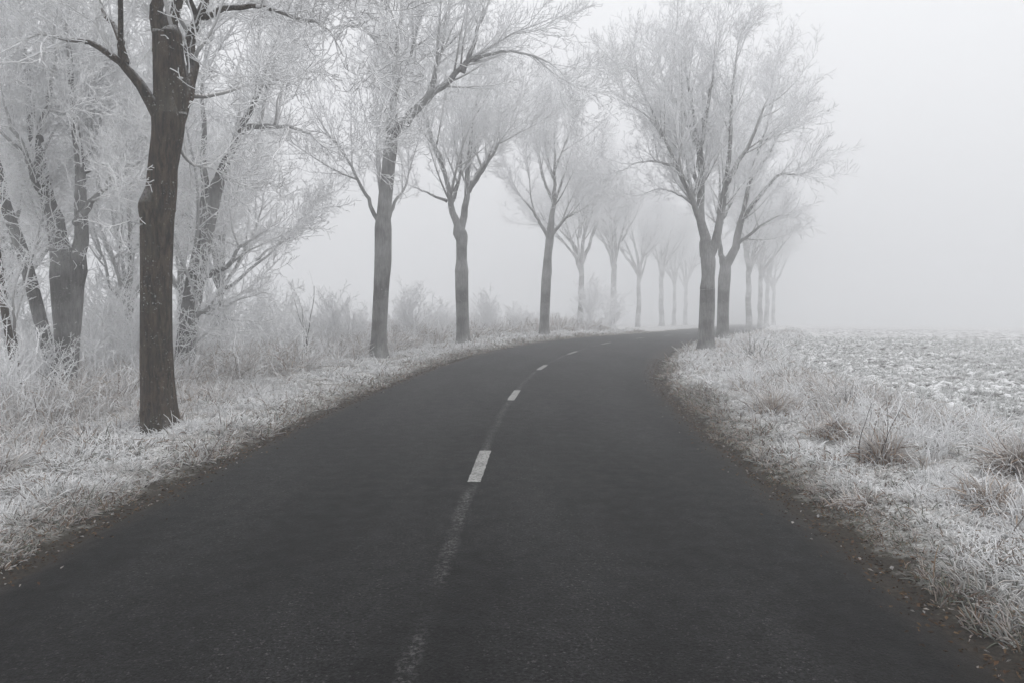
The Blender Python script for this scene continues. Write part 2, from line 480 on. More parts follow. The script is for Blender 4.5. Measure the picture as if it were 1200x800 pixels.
rng = np.random.default_rng(11)
def verge(name, side, w, label, far_w):
    a = Acc()
    for (s0, s1, dens, nb, L, rad) in ((-0.5, 7, 270, 18, 0.072, 0.0047), (7, 14, 170, 15, 0.085, 0.0066), (14, 26, 75, 11, 0.11, 0.010), (26, 50, 28, 10, 0.13, 0.015)):
        V, q_, c_ = scatter_tufts(rng, side, 0.08, w, s0, s1, dens, nb, L, rad, 0.78 if side > 0 else 0.68)
        a.add(V, q_, col=c_)
    o = link(name, a.mesh(name), M_GRASS); o['kind'] = 'stuff'; o['label'] = label
verge('frosted_grass', -1, 2.9, 'short frosted verge grass left of the road', 3)
verge('frosted_grass', 1, 3.9, 'short frosted verge grass between road and field', 4)

# taller unmown grass behind both verges
def tall_grass(name, side, zones, label):
    a = Acc()
    for (e0, e1, s0, s1, dens, L, rad, frost) in zones:
        n = int((e1 - e0) * (s1 - s0) * dens)
        e = rng.uniform(e0, e1, n); s = rng.uniform(s0, s1, n); u = side * (halfw(s) + e); x, y = uv(u, s)
        cl = fbm(x * 0.8, y * 0.8, 91, 3)
        keep = cl > rng.uniform(0.30, 0.58, n)
        e, s, u, x, y, cl = (v[keep] for v in (e, s, u, x, y, cl)); n = len(e)
        nb = 14; c = np.repeat(np.arange(n), nb); m = n * nb
        ang = rng.uniform(0, 2 * PI, m); rr = 0.10 * np.sqrt(rng.random(m))
        base = np.stack([x[c] + np.cos(ang) * rr, y[c] + np.sin(ang) * rr, ground_z(u, s)[c] - 0.02], 1)
        ln = L * rng.uniform(0.4, 1.25, m) * (0.35 + 1.1 * cl[c])
        fr = frost * rng.uniform(0.55, 1.08, m)
        fr = np.where(rng.random(m) < 0.14, fr * 0.3, fr)
        cb = BROWN[rng.integers(0, 3, m)] * 1.25
        V, q_, c_ = blades(rng, base, ln, rad * rng.uniform(.7, 1.3, m), np.abs(rng.normal(0.38, 0.25, m)), ang + rng.normal(0, .6, m), rng.uniform(0.05, 0.55, m), 5, 3, fr, cb, rng.uniform(0.84, 1.0, (m, 1)) * np.asarray(FROST)[None])
        a.add(V, q_, col=c_)
    o = link(name, a.mesh(name), M_GRASS); o['kind'] = 'stuff'; o['label'] = label
tall_grass('tall_grass', -1, ((1.7, 3.2, 2, 14, 26, 0.26, 0.006, .93), (2.9, 7.5, 3, 14, 26, 0.55, 0.0065, .95), (2.3, 9, 14, 26, 16, 0.62, 0.009, .97), (2.4, 12, 26, 48, 7, 0.8, 0.015, .97)),
           'tall rime covered grass among the left trees')
tall_grass('tall_grass', 1, ((1.25, 3.1, 3, 14, 26, 0.27, 0.0062, .98), (1.6, 3.1, 14, 26, 13, 0.28, 0.009, .98), (1.8, 3.1, 26, 45, 6, 0.28, 0.013, .96)),
           'tall rime covered grass along the field edge')

# winter crop rows of little frosted leaves on the field
def crop():
    a = Acc()
    for (u0, u1, s0, s1, dens, nb, L, rad) in ((5.5, 13, 5, 15, 95, 7, 0.09, 0.007), (5.6, 18, 15, 26, 42, 7, 0.10, 0.010), (6.0, 26, 26, 44, 9, 6, 0.14, 0.015)):
        n = int((u1 - u0) * (s1 - s0) * dens)
        u = rng.uniform(u0, u1, n); s = rng.uniform(s0, s1, n); x, y = uv(u, s)
        l = fbm(x * 11, y * 9, 31, 3); keep = (l > 0.40) & (fbm(x * .5, y * 1.3, 33, 2) > .22)
        u, s, x, y = (v[keep] for v in (u, s, x, y)); n = len(u)
        z = ground_z(u, s) + 0.015
        c = np.repeat(np.arange(n), nb); m = n * nb; ang = rng.uniform(0, 2 * PI, m)
        base = np.stack([x[c] + np.cos(ang) * .04, y[c] + np.sin(ang) * .04, z[c]], 1)
        fr = rng.uniform(.55, 1.0, m)
        V, q_, c_ = blades(rng, base, L * rng.uniform(.5, 1.3, m), rad * rng.uniform(.7, 1.2, m), np.abs(rng.normal(.9, .35, m)), ang, rng.uniform(.1, .5, m), 3, 3, fr, GREEN[rng.integers(0, 2, m)], rng.uniform(.8, 1, (m, 1)) * np.asarray(FROST)[None])
        a.add(V, q_, col=c_)
    o = link('field_stubble', a.mesh('field_stubble'), M_GRASS); o['kind'] = 'stuff'; o['label'] = 'low frosted stubble scattered over the field'
crop()

# fallen leaves and grit along both road borders
def litter():
    n = 9000
    side = np.where(rng.random(n) < .5, -1, 1); s = rng.uniform(1, 22, n) ** 1.0
    e = rng.normal(0.12, 0.16, n); u = side * (halfw(s) + e); x, y = uv(u, s)
    z = np.where(e < 0, 0.018, ground_z(u, s)) + 0.008
    L = rng.uniform(0.006, 0.020, n); W = L * rng.uniform(.35, .7, n); a0 = rng.uniform(0, 2 * PI, n)
    ax = np.stack([np.cos(a0), np.sin(a0), rng.normal(0, .25, n)], 1); bx = np.stack([-np.sin(a0), np.cos(a0), rng.normal(0, .3, n)], 1)
    c = np.stack([x, y, z + 0.004], 1); up = np.array([0, 0, 1.0])
    V = np.stack([c - ax * L[:, None], c - bx * W[:, None] + up * .006, c + ax * L[:, None] + up * .004, c + bx * W[:, None] + up * .006, c + up * -.002], 1).reshape(-1, 3)
    b = np.arange(n)[:, None] * 5
    f = np.concatenate([b + np.array([[i, (i + 1) % 4, 4]]) for i in range(4)])
    cb = BROWN[rng.integers(0, 3, n)] * rng.uniform(.3, .85, (n, 1)); fr = (rng.random(n) < .10)[:, None] * 0.3
    col = np.repeat(cb * (1 - fr) + np.asarray(FROST) * fr, 5, axis=0)
    o = link('leaf_litter', make_mesh('leaf_litter', V, [f], {'col': col}, False), M_GRASS); o['kind'] = 'stuff'; o['label'] = 'dark rotting leaf litter along the asphalt edges'
litter()

# ------------------------------------------------------------------ trees
def resample(P, Rr, k):
    P = np.asarray(P, float); Rr = np.asarray(Rr, float); n = len(P)
    out = []; ro = []
    t = np.linspace(0, n - 1, k)
    for v in t:
        i = min(int(v), n - 2); f = v - i
        p0 = P[max(i - 1, 0)]; p1 = P[i]; p2 = P[i + 1]; p3 = P[min(i + 2, n - 1)]
        out.append(0.5 * ((2 * p1) + (-p0 + p2) * f + (2 * p0 - 5 * p1 + 4 * p2 - p3) * f * f + (-p0 + 3 * p1 - 3 * p2 + p3) * f ** 3))
        ro.append(Rr[i] * (1 - f) + Rr[i + 1] * f)
    return np.array(out), np.array(ro)

def spawn(rng, P, Rr, spacing, t0, L0, Lvar, tfall, ang, up, k, rA, rB, rtip, wig, maxfrac=0.8, upbias=0.2, tpow=0.75):
    n, kk, _ = P.shape
    seg = np.linalg.norm(np.diff(P, axis=1), axis=-1); L = seg.sum(1)
    cnt = rng.poisson(np.maximum(L * (1 - t0) / spacing, 0.0))
    idx = np.repeat(np.arange(n), cnt); m = len(idx)
    if m == 0: return None
    t = t0 + (1 - t0) * rng.random(m) ** tpow
    fi = t * (kk - 1); i = np.minimum(fi.astype(int), kk - 2); f = (fi - i)[:, None]
    p = P[idx, i] * (1 - f) + P[idx, i + 1] * f
    tan = norm(P[idx, i + 1] - P[idx, i])
    rp = Rr[idx, i] * (1 - f[:, 0]) + Rr[idx, i + 1] * f[:, 0]
    perp = rng.normal(0, 1, (m, 3)); perp[:, 2] += upbias
    perp = norm(perp - tan * (perp * tan).sum(-1, keepdims=True))
    a = np.radians(rng.normal(ang, 9, m))[:, None]
    d = norm(np.cos(a) * tan + np.sin(a) * perp)
    ln = np.minimum(L0 * rng.uniform(1 - Lvar, 1 + Lvar, m) * (1 - tfall * t), maxfrac * np.maximum(L[idx], 0.05))
    r0 = np.minimum(0.7 * rp, rA + rB * ln)
    r0 = np.maximum(r0, rtip)
    pts = [p]; upv = np.broadcast_to(up, m)[:, None] * np.array([0, 0, 1.0])
    for j in range(k - 1):
        p = p + d * (ln / (k - 1))[:, None]; pts.append(p)
        d = norm(d + rng.normal(0, wig, (m, 3)) + upv)
    P2 = np.stack(pts, 1)
    tt = np.linspace(0, 1, k)[None]
    R2 = r0[:, None] * (1 - tt) + rtip * tt
    return P2, R2

def add_tubes(acc, PR, sides):
    if PR is None: return
    V, q_, r_ = tube(PR[0], PR[1], sides); acc.add(V, q_, rad=r_)

def crown_from_limbs(rng, limbs, prm, name):
    """limbs: list of (P (k,3), R (k)) -> crown mesh of branches and rimed twigs"""
    LP = np.stack([l[0] for l in limbs]); LR = np.stack([l[1] for l in limbs])
    a = Acc()
    g = prm.get
    b0 = spawn(rng, LP, LR, g('s0', .55), g('t0', .22), g('l0', 2.3), .45, .55, g('a0', 40), g('u0', .07), 9, .006, .0095, .005, g('wg', .10), .85, .25)
    src = [x for x in (b0,) if x is not None]
    b1a = spawn(rng, LP, LR, g('s1', .17), g('t1', .2), g('l1', .95), .5, .35, g('a1', 46), g('u1', .05), 6, .005, .008, .0045, g('wg', .10) * 1.3, .8)
    b1b = spawn(rng, b0[0], b0[1], g('s1', .17), .12, g('l1', .95), .5, .35, g('a1', 46) - 6, g('u1', .05), 6, .005, .008, .0045, g('wg', .10) * 1.3, .8)
    b1 = tuple(np.concatenate([x, y]) for x, y in zip(b1a, b1b))
    rt = g('rt', .0048)
    b2 = [spawn(rng, b1[0], b1[1], g('s2', .085), .1, g('l2', .34), .5, .4, 45, g('u2', .05), 4, rt, .003, rt * .8, g('w2', .2), .9),
          spawn(rng, b0[0], b0[1], g('s2', .085) * 1.5, .1, g('l2', .34), .5, .3, 50, g('u2', .05), 4, rt, .003, rt * .8, g('w2', .2), .9),
          spawn(rng, LP, LR, g('s2l', .12), g('t2', .25), g('l2', .34), .6, .0, 65, g('u2', .05), 4, rt, .002, rt * .8, .25, .9)]
    b2 = tuple(np.concatenate([x[i] for x in b2 if x is not None]) for i in range(2))
    add_tubes(a, b0, 6); add_tubes(a, b1, 4); add_tubes(a, b2, 3)
    if g('s3'):
        b3 = spawn(rng, b2[0], b2[1], g('s3'), .1, g('l3', .09), .5, .2, 52, .05, 3, rt * .9, 0, rt * .75, .3, .9)
        add_tubes(a, b3, 3)
    return a.mesh(name)

def trunk_mesh(rng, P, Rr, name, sides=28, flare=True, rough=0.05, step=0.06):
    L = np.linalg.norm(np.diff(np.asarray(P), axis=0), axis=1).sum()
    k = max(12, int(L / step)); P, Rr = resample(P, Rr, k)
    P[0, 2] -= 0.0
    z = P[:, 2] - P[0, 2]
    V, q_, r_ = tube(P[None], Rr[None], sides)
    V = V.reshape(k, sides, 3)
    ctr = P[:, None, :]; a = np.arange(sides) * 2 * PI / sides
    amp = 1 + rough * ((fbm(a[None] * 3.2 + 40 * rng.random(), z[:, None] * 1.3, int(rng.integers(1e4)), 3) - .5) * 2.0)
    amp = amp + 0.05 * (vnoise(np.cos(a)[None] * 5 + 50 + 0 * z[:, None], np.sin(a)[None] * 5 + z[:, None] * .8, int(rng.integers(1e4))) - .5) * 2
    if flare:
        fl = np.exp(-np.clip(z - .15, 0, None) / 0.24)[:, None] * (0.20 + 0.26 * np.cos(a * 5 + rng.uniform(0, 6))[None])
        amp = amp + fl
    # smooth seam: blend last sector towards first
    amp[:, -2:] = amp[:, -2:] * 0.5 + amp[:, :1] * 0.5
    V = ctr + (V - ctr) * amp[..., None]
    V = V.reshape(-1, 3)
    top = (k - 1) * sides
    V = np.vstack([V, P[-1:] + np.array([[0, 0, Rr[-1] * .3]])])
    j = np.arange(sides)
    cap = np.stack([top + j, top + (j + 1) % sides, np.full(sides, k * sides)], 1)
    return make_mesh(name, V, [q_, cap], {'rad': np.append(r_, Rr[-1])})

def limb_mesh(PR, name, sides=12):
    V, q_, r_ = tube(PR[0][None], PR[1][None], sides)
    k = len(PR[1]); V = np.vstack([V, PR[0][-1:]]); j = np.arange(sides); top = (k - 1) * sides
    cap = np.stack([top + j, top + (j + 1) % sides, np.full(sides, k * sides)], 1)
    return make_mesh(name, V, [q_, cap], {'rad': np.append(r_, PR[1][-1])})

def build_tree(name, label, cat, base, trunk, limbs, mat, seed, prm, group=None, extra=0, knob=None):
    """trunk: (P,R) local; limbs list of (P,R,k) local"""
    rg = np.random.default_rng(seed)
    root = thing(name, label, cat, tuple(base), group)
    tP, tR = np.asarray(trunk[0], float), np.asarray(trunk[1], float)
    link('trunk', trunk_mesh(rg, tP, tR, 'trunk'), mat, root)
    L = []
    for (P, Rr) in limbs:
        k = 18
        p, r = resample(P, Rr, k)
        w = rg.normal(0, 1, (k, 3)).cumsum(0); w -= np.linspace(0, 1, k)[:, None] * w[-1]
        w[0] = 0
        p = p + w * 0.012 * np.linalg.norm(p[-1] - p[0]) ** .5
        dist = np.concatenate([[0], np.cumsum(np.linalg.norm(np.diff(p, axis=0), axis=1))])
        r = r * (1 + .2 * np.exp(-dist / max(2.5 * r[0], .05)))      # swollen branch collar
        L.append((p, r))
    # limbs reaching towards and away from the viewer so that the crown is round
    for j in range(extra):
        src = L[int(rg.integers(len(limbs)))]; i = int(rg.integers(3, 10))
        p0 = src[0][i]; az = (PI / 2 if j % 2 else -PI / 2) + rg.normal(0, .55)
        ln = prm.get('xl', 3.6) * rg.uniform(.7, 1.2); d = norm(np.array([math.cos(az) * .6, math.sin(az) * .6, 1.05]))
        pts = [p0]
        for q__ in range(4):
            pts.append(pts[-1] + d * ln / 4); d = norm(d + np.array([0, 0, .12]) + rg.normal(0, .1, 3))
        r0 = min(src[1][i] * .7, .055)
        L.append(resample(pts, np.linspace(r0, .008, 5), 18))
    for l in L:
        link('limb', limb_mesh(l, 'limb', 10 if l[1][0] < .08 else 14), mat, root)
    link('crown', crown_from_limbs(rg, L, prm, 'crown'), M_TWIG, root)
    return root

def px_tree(name, label, cat, Y, trunk, limbs, mat, seed, prm, group=None, extra=0, ground_dz=0.0):
    """trunk [(px,py,width_px)], limbs [([(px,py,dy)...], w0, w1)] measured in the photo, turned into metres at distance Y"""
    for _ in range(6):                      # stand the foot of the trunk on the terrain
        b0 = at(trunk[0][0], trunk[0][1], Y)
        u, s = xy_to_us(b0[:1], b0[1:2]); gz_ = float(ground_z(u, s)[0])
        Y = 0.5 * Y + 0.5 * Y * (H - gz_) / max(H - b0[2], .1)
    m = Y / F
    base = at(trunk[0][0], trunk[0][1], Y)
    tP = [at(a, b, Y) - base for a, b, _ in trunk]; tR = [w * m / 2 for *_, w in trunk]
    tP[0] = tP[0] + np.array([0, 0, -0.15])
    Ls = []
    for pts, w0, w1 in limbs:
        P = [at(a, b, Y + d) - base for a, b, d in pts]
        Ls.append((P, .007 + (w0 * m / 2 - .007) * (1 - np.linspace(0, 1, len(P))) ** 1.15))
    l0 = Ls[0]
    tP += [(tP[-1] + np.asarray(l0[0][1])) / 2, np.asarray(l0[0][1]) * .9 + np.asarray(l0[0][0]) * .1]
    tR += [(tR[-1] + l0[1][1]) / 2, l0[1][1] * .8]
    u, s = xy_to_us(np.array([base[0]]), np.array([base[1]]))
    base[2] = float(ground_z(u, s)[0])
    return build_tree(name, label, cat, base, (tP, tR), Ls, mat, seed, prm, group, extra)

AVE = 'avenue trees along the curving road'
NEAR = dict(s0=.42, s1=.19, s2=.12, l2=.32, s3=.085, l3=.10, rt=.0072, w2=.30)
MID = dict(s0=.36, s1=.19, s2=.14, l0=3.3, a0=32, a1=38, u0=.09, u1=.07, l1=1.1, l2=.36, w2=.10, wg=.06, s3=.17, l3=.11, rt=.0075)
FAR = dict(s0=.36, s1=.19, s2=.14, l0=3.2, a0=32, a1=38, u0=.09, u1=.07, l1=1.1, l2=.42, w2=.10, wg=.06, rt=.010)

# ---- big foreground tree on the left
px_tree('avenue_tree', 'thick dark brown trunk standing closest on the left verge', 'tree', 9.75,
    [(186, 503, 40), (185, 470, 37), (183, 400, 34), (183, 320, 34), (184, 262, 36), (184, 243, 40), (189, 222, 33), (191, 195, 31), (196, 160, 34), (197, 140, 36), (195, 110, 27), (195, 70, 28), (196, 40, 30)],
    [([(199, 165, 0), (212, 132, 0), (221, 108, .1), (230, 70, .2), (237, 30, .3), (242, -10, .4), (246, -70, .6), (250, -150, .9), (262, -230, 1.2)], 22, 6),
     ([(190, 145, 0), (180, 120, -.1), (165, 96, -.2), (148, 76, -.3), (133, 64, -.4), (110, 52, -.5), (80, 43, -.6), (50, 41, -.8), (15, 52, -1.0)], 15, 4),
     ([(147, 75, -.3), (139, 52, -.3), (132, 30, -.2), (118, 8, -.1), (105, -20, 0), (80, -90, .3)], 9, 4),
     ([(191, 62, 0), (186, 18, -.1), (181, -50, -.3), (172, -120, -.5), (160, -220, -.8)], 20, 5),
     ([(199, 62, 0), (206, 18, .1), (213, -40, .2), (222, -120, .3), (228, -230, .4)], 20, 5),
     ([(239, 20, .3), (252, 6, .1), (275, 2, -.1), (305, 3, -.3), (335, 12, -.5), (362, 24, -.7), (385, 42, -.9), (402, 66, -1.0)], 8, 2.5),
     ([(243, -20, .4), (270, -50, .0), (310, -70, -.5), (360, -75, -1.0), (410, -60, -1.5)], 8, 3),
     ([(200, 165, 0), (222, 190, .3), (245, 195, .6), (268, 205, .8)], 4, 1.6),
     ([(184, 262, 0), (172, 265, -.1), (160, 262, -.2), (135, 245, -.4)], 4, 1.6)],
    M_BARK, 1, NEAR, AVE, extra=3)

# ---- second avenue tree
px_tree('avenue_tree', 'forked tree whose heavy bough leans out over the road', 'tree', 22.0,
    [(443, 419, 19), (444, 400, 18), (447, 340, 17.5), (449, 306, 19.5), (449, 270, 19), (450, 252, 16), (455, 200, 15), (458, 170, 16)],
    [([(459, 160, 0), (462, 130, .2), (466, 100, .4), (467, 75, .5), (465, 45, .6), (470, 10, .8), (468, -40, 1.0), (470, -90, 1.2)], 11, 2.5),
     ([(458, 160, 0), (472, 147, -.2), (490, 128, -.4), (508, 113, -.6), (528, 100, -.8), (541, 84, -1.0), (555, 70, -1.1), (580, 56, -1.3), (610, 38, -1.6), (650, 22, -2.0)], 13, 2),
     ([(496, 122, -.4), (505, 98, -.3), (512, 70, -.2), (519, 40, 0), (527, 5, .3), (532, -50, .5)], 8, 2),
     ([(541, 86, -1.0), (550, 62, -1.0), (560, 35, -.9), (570, 5, -.8), (580, -35, -.6)], 7, 2),
     ([(448, 268, 0), (434, 245, -.2), (420, 222, -.4), (405, 190, -.7), (388, 166, -1.0), (366, 155, -1.3), (345, 158, -1.6)], 5.5, 2),
     ([(446, 265, 0), (444, 225, .3), (441, 170, .7), (439, 120, 1.0), (434, 60, 1.3)], 4, 1.6),
     ([(453, 265, 0), (462, 245, .2), (472, 225, .5), (478, 200, .8), (480, 165, 1.1)], 5, 1.6),
     ([(465, 98, .4), (456, 75, .5), (440, 55, .5), (424, 30, .4), (408, 2, .3), (395, -40, 0)], 6, 2),
     ([(468, 92, .4), (480, 72, .1), (488, 48, -.3), (498, 15, -.7), (505, -30, -1.0)], 6, 2),
     ([(466, 70, .5), (455, 40, 1.0), (448, 5, 1.5), (446, -50, 2.0)], 6, 2),
     ([(555, 72, -1.1), (590, 62, -1.2), (625, 68, -1.4), (655, 85, -1.7), (672, 110, -2.0)], 4, 1.6),
     ([(424, 30, .4), (400, 30, .2), (370, 42, 0), (345, 65, -.2)], 3.5, 1.6)],
    M_BARK2, 2, MID, AVE, extra=5)

# ---- third
px_tree('avenue_tree', 'tree splitting low into a narrow V beyond the leaning bough', 'tree', 28.5,
    [(542, 404, 16), (542, 390, 15), (541, 330, 15), (541, 318, 15.5), (541, 305, 12), (541, 290, 12), (541, 276, 13.5)],
    [([(540, 280, 0), (534, 258, 0), (527, 240, -.1), (521, 215, -.3), (513, 185, -.5), (505, 160, -.7), (500, 130, -.9), (494, 95, -1.2)], 10, 2),
     ([(542, 280, 0), (546, 252, .1), (549, 220, .2), (551, 180, .4), (556, 140, .6), (562, 100, .8), (570, 60, 1.0)], 10, 2),
     ([(527, 240, -.1), (536, 212, .3), (539, 180, .7), (540, 140, 1.1), (535, 95, 1.4)], 5, 1.5),
     ([(549, 224, .2), (560, 205, -.2), (575, 182, -.7), (590, 160, -1.2), (608, 138, -1.7)], 6, 1.5),
     ([(524, 236, -.1), (508, 228, -.3), (490, 220, -.6), (474, 214, -.9)], 3.5, 1.2),
     ([(551, 215, .2), (566, 196, .8), (580, 165, 1.4), (598, 120, 2.0)], 5, 1.5),
     ([(505, 160, -.7), (492, 140, -.6), (480, 110, -.5), (472, 70, -.4)], 4, 1.3)],
    M_BARK2, 3, MID, AVE, extra=6)

# ---- fourth
px_tree('avenue_tree', 'slender straight tree just where the left edge bends away', 'tree', 35.5,
    [(638, 394, 13), (638, 380, 11.5), (640, 330, 11), (641, 318, 11), (642, 300, 9), (644, 282, 9.5)],
    [([(645, 268, 0), (648, 240, 0), (650, 205, .2), (650, 165, .4), (652, 125, .6)], 7, 1.4),
     ([(643, 284, 0), (634, 264, -.2), (624, 246, -.5), (612, 230, -.9), (596, 214, -1.3)], 5, 1.2),
     ([(645, 280, 0), (655, 262, .3), (670, 250, .6), (690, 238, 1.0), (708, 226, 1.4)], 5, 1.2),
     ([(648, 240, 0), (658, 215, .5), (668, 185, 1.0), (676, 150, 1.5)], 4, 1.2),
     ([(648, 235, 0), (638, 210, .5), (630, 180, 1.0), (622, 150, 1.4)], 4, 1.2)],
    M_BARK2, 4, FAR, AVE, extra=6)

# ---- two trees right of the road
px_tree('avenue_tree', 'tall dark tree with rounded crown at the right road edge', 'tree', 24.5,
    [(827, 412, 22), (827, 398, 18), (829, 345, 17), (829, 338, 17), (830, 325, 15), (830, 306, 17)],
    [([(828, 300, 0), (824, 280, 0), (821, 262, 0), (820, 230, .1), (819, 192, .2), (815, 165, .3), (809, 126, .4), (804, 80, .5), (801, 50, .6), (799, 30, .7)], 13, 1.5),
     ([(831, 300, 0), (838, 284, 0), (843, 262, 0), (848, 236, -.1), (852, 207, -.2), (858, 175, -.3), (860, 125, -.3), (866, 80, -.3), (870, 50, -.3), (872, 30, -.3)], 11, 1.5),
     ([(822, 262, 0), (812, 240, -.2), (803, 218, -.4), (792, 194, -.6), (776, 162, -.9), (758, 142, -1.2), (738, 124, -1.5), (712, 104, -1.9)], 7, 1.5),
     ([(820, 196, .2), (825, 170, .1), (832, 135, -.1), (838, 95, -.3), (842, 65, -.5), (844, 38, -.7)], 7, 1.5),
     ([(816, 168, .3), (802, 142, .5), (786, 112, .8), (774, 85, 1.1), (768, 62, 1.3)], 6, 1.4),
     ([(850, 215, -.2), (862, 195, .2), (880, 165, .6), (896, 130, 1.0), (906, 95, 1.4), (912, 68, 1.7)], 7, 1.4),
     ([(792, 194, -.6), (775, 190, -.9), (755, 190, -1.2), (735, 196, -1.5), (718, 208, -1.8)], 3.5, 1.2),
     ([(776, 162, -.9), (762, 125, -.8), (748, 92, -.7), (742, 74, -.6)], 4.5, 1.2),
     ([(812, 240, -.2), (795, 228, .3), (775, 222, .9), (752, 228, 1.5)], 3.5, 1.2)],
    M_BARK2, 5, dict(MID, u0=.1, u1=.08, l0=2.5, xl=3.0), AVE, extra=7)

px_tree('avenue_tree', 'tree half hidden behind the right crown, low bough reaching over the field', 'tree', 31.0,
    [(847, 399, 18), (847, 388, 14), (848, 345, 13), (849, 328, 14), (850, 314, 13)],
    [([(849, 310, 0), (845, 298, 0), (843, 280, .1), (844, 250, .3), (846, 215, .6), (842, 170, 1.0), (838, 130, 1.4)], 7, 1.3),
     ([(851, 310, 0), (858, 294, 0), (864, 272, 0), (868, 256, 0), (873, 232, 0), (880, 205, .1), (888, 172, .2), (900, 130, .3), (910, 95, .4), (915, 72, .5)], 10, 1.4),
     ([(861, 290, 0), (870, 282, -.2), (880, 274, -.4), (892, 264, -.7), (904, 257, -1.0), (920, 254, -1.3), (936, 256, -1.6)], 5, 1.2),
     ([(866, 264, 0), (880, 244, -.3), (898, 222, -.6), (914, 208, -.9), (926, 205, -1.2), (938, 205, -1.5), (950, 200, -1.8)], 6, 1.2),
     ([(878, 212, .1), (896, 188, .7), (910, 162, 1.3), (924, 138, 1.9), (938, 116, 2.4)], 5, 1.2),
     ([(888, 175, .2), (904, 160, -.4), (920, 150, -1.0), (938, 140, -1.6)], 4, 1.2),
     ([(846, 262, .2), (856, 240, .8), (866, 205, 1.5), (874, 160, 2.2)], 4, 1.2)],
    M_BARK2, 6, dict(FAR, u0=.09, l0=2.3, xl=3.0), AVE, extra=5)

# ---- generic avenue tree, then copies fading into the fog
def generic_tree(name, label, cat, base, h0, r0, nl, LL, mat, seed, prm, group, spread=(18, 38), lean=0.0):
    rg = np.random.default_rng(seed)
    tP = [(0, 0, -.15)] + [(lean * z + .03 * rg.normal(), .03 * rg.normal(), z) for z in np.linspace(.4, h0, 7)]
    tR = [r0 * 1.15] + list(np.linspace(r0, r0 * .72, 7))
    Ls = []
    for j in range(nl):
        az = j * 2 * PI / nl + rg.normal(0, .35); inc = R(rg.uniform(*spread)) if j else R(5)
        d = np.array([math.cos(az) * math.sin(inc), math.sin(az) * math.sin(inc), math.cos(inc)])
        z0 = h0 * (1.0 if j < 3 else rg.uniform(.82, 1.0)); p = np.array([lean * z0, 0, z0 - .05]); pts = [p]; ln = LL * rg.uniform(.8, 1.1) * (1.1 if j == 0 else 1)
        for q__ in range(6):
            p = p + d * ln / 6; pts.append(p); d = norm(d + np.array([0, 0, .10]) + rg.normal(0, .09, 3))
        Ls.append((pts, np.linspace(r0 * (.62 if j < 3 else .42), .008, 7)))
        if rg.random() < .8:
            i = 2; p = pts[i]; d = norm(pts[i + 1] - pts[i] + rg.normal(0, .45, 3)); pp = [p]
            for q__ in range(4): p = p + d * ln * .14; pp.append(p); d = norm(d + np.array([0, 0, .12]) + rg.normal(0, .1, 3))
            Ls.append((pp, np.linspace(r0 * .3, .008, 5)))
    return build_tree(name, label, cat, base, (tP, tR), Ls, mat, seed + 50, prm, group)

FOGT = 'pale avenue trees dissolving in the fog'
def spot(px, Yd, dz=0.0):
    b = at(px, 390, Yd); u, sv_ = xy_to_us(np.array([b[0]]), np.array([b[1]]))
    return (float(b[0]), float(b[1]), float(ground_z(u, sv_)[0]) + dz)
M_BARK_FOG = bark_material('rimed bark with painted fog fade', (0.14, 0.138, 0.135), (0.20, 0.197, 0.193), 0.15, 0.60, 0.09, 0.42)  # far trunks: rimed bark, its colour paled further to imitate thicker fog
ga = generic_tree('avenue_tree', 'pale tree next after the slender straight one, narrow forked crown', 'tree', spot(681, 57), 5.2, .25, 7, 8.4, M_BARK_FOG, 21, FAR, FOGT, (12, 34))
gb = generic_tree('avenue_tree', 'pale upright tree, second after the slender straight one', 'tree', spot(718, 72), 6.2, .33, 7, 9.2, M_BARK_FOG, 22, FAR, FOGT, (10, 30), .012)
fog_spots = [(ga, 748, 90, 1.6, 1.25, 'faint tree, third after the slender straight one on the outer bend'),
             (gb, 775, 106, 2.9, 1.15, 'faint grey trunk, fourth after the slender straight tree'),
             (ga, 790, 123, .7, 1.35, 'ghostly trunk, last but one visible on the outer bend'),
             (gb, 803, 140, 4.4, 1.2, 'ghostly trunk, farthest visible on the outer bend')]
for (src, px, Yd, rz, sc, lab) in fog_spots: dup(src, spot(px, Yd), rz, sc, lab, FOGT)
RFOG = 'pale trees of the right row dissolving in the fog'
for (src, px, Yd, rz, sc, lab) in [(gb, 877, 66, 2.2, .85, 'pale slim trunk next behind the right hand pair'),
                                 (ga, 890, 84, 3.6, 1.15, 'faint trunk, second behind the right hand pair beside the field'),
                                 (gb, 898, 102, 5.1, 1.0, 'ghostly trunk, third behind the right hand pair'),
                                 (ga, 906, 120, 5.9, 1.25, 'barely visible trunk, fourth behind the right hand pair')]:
    dup(src, spot(px, Yd), rz, sc, lab, RFOG)

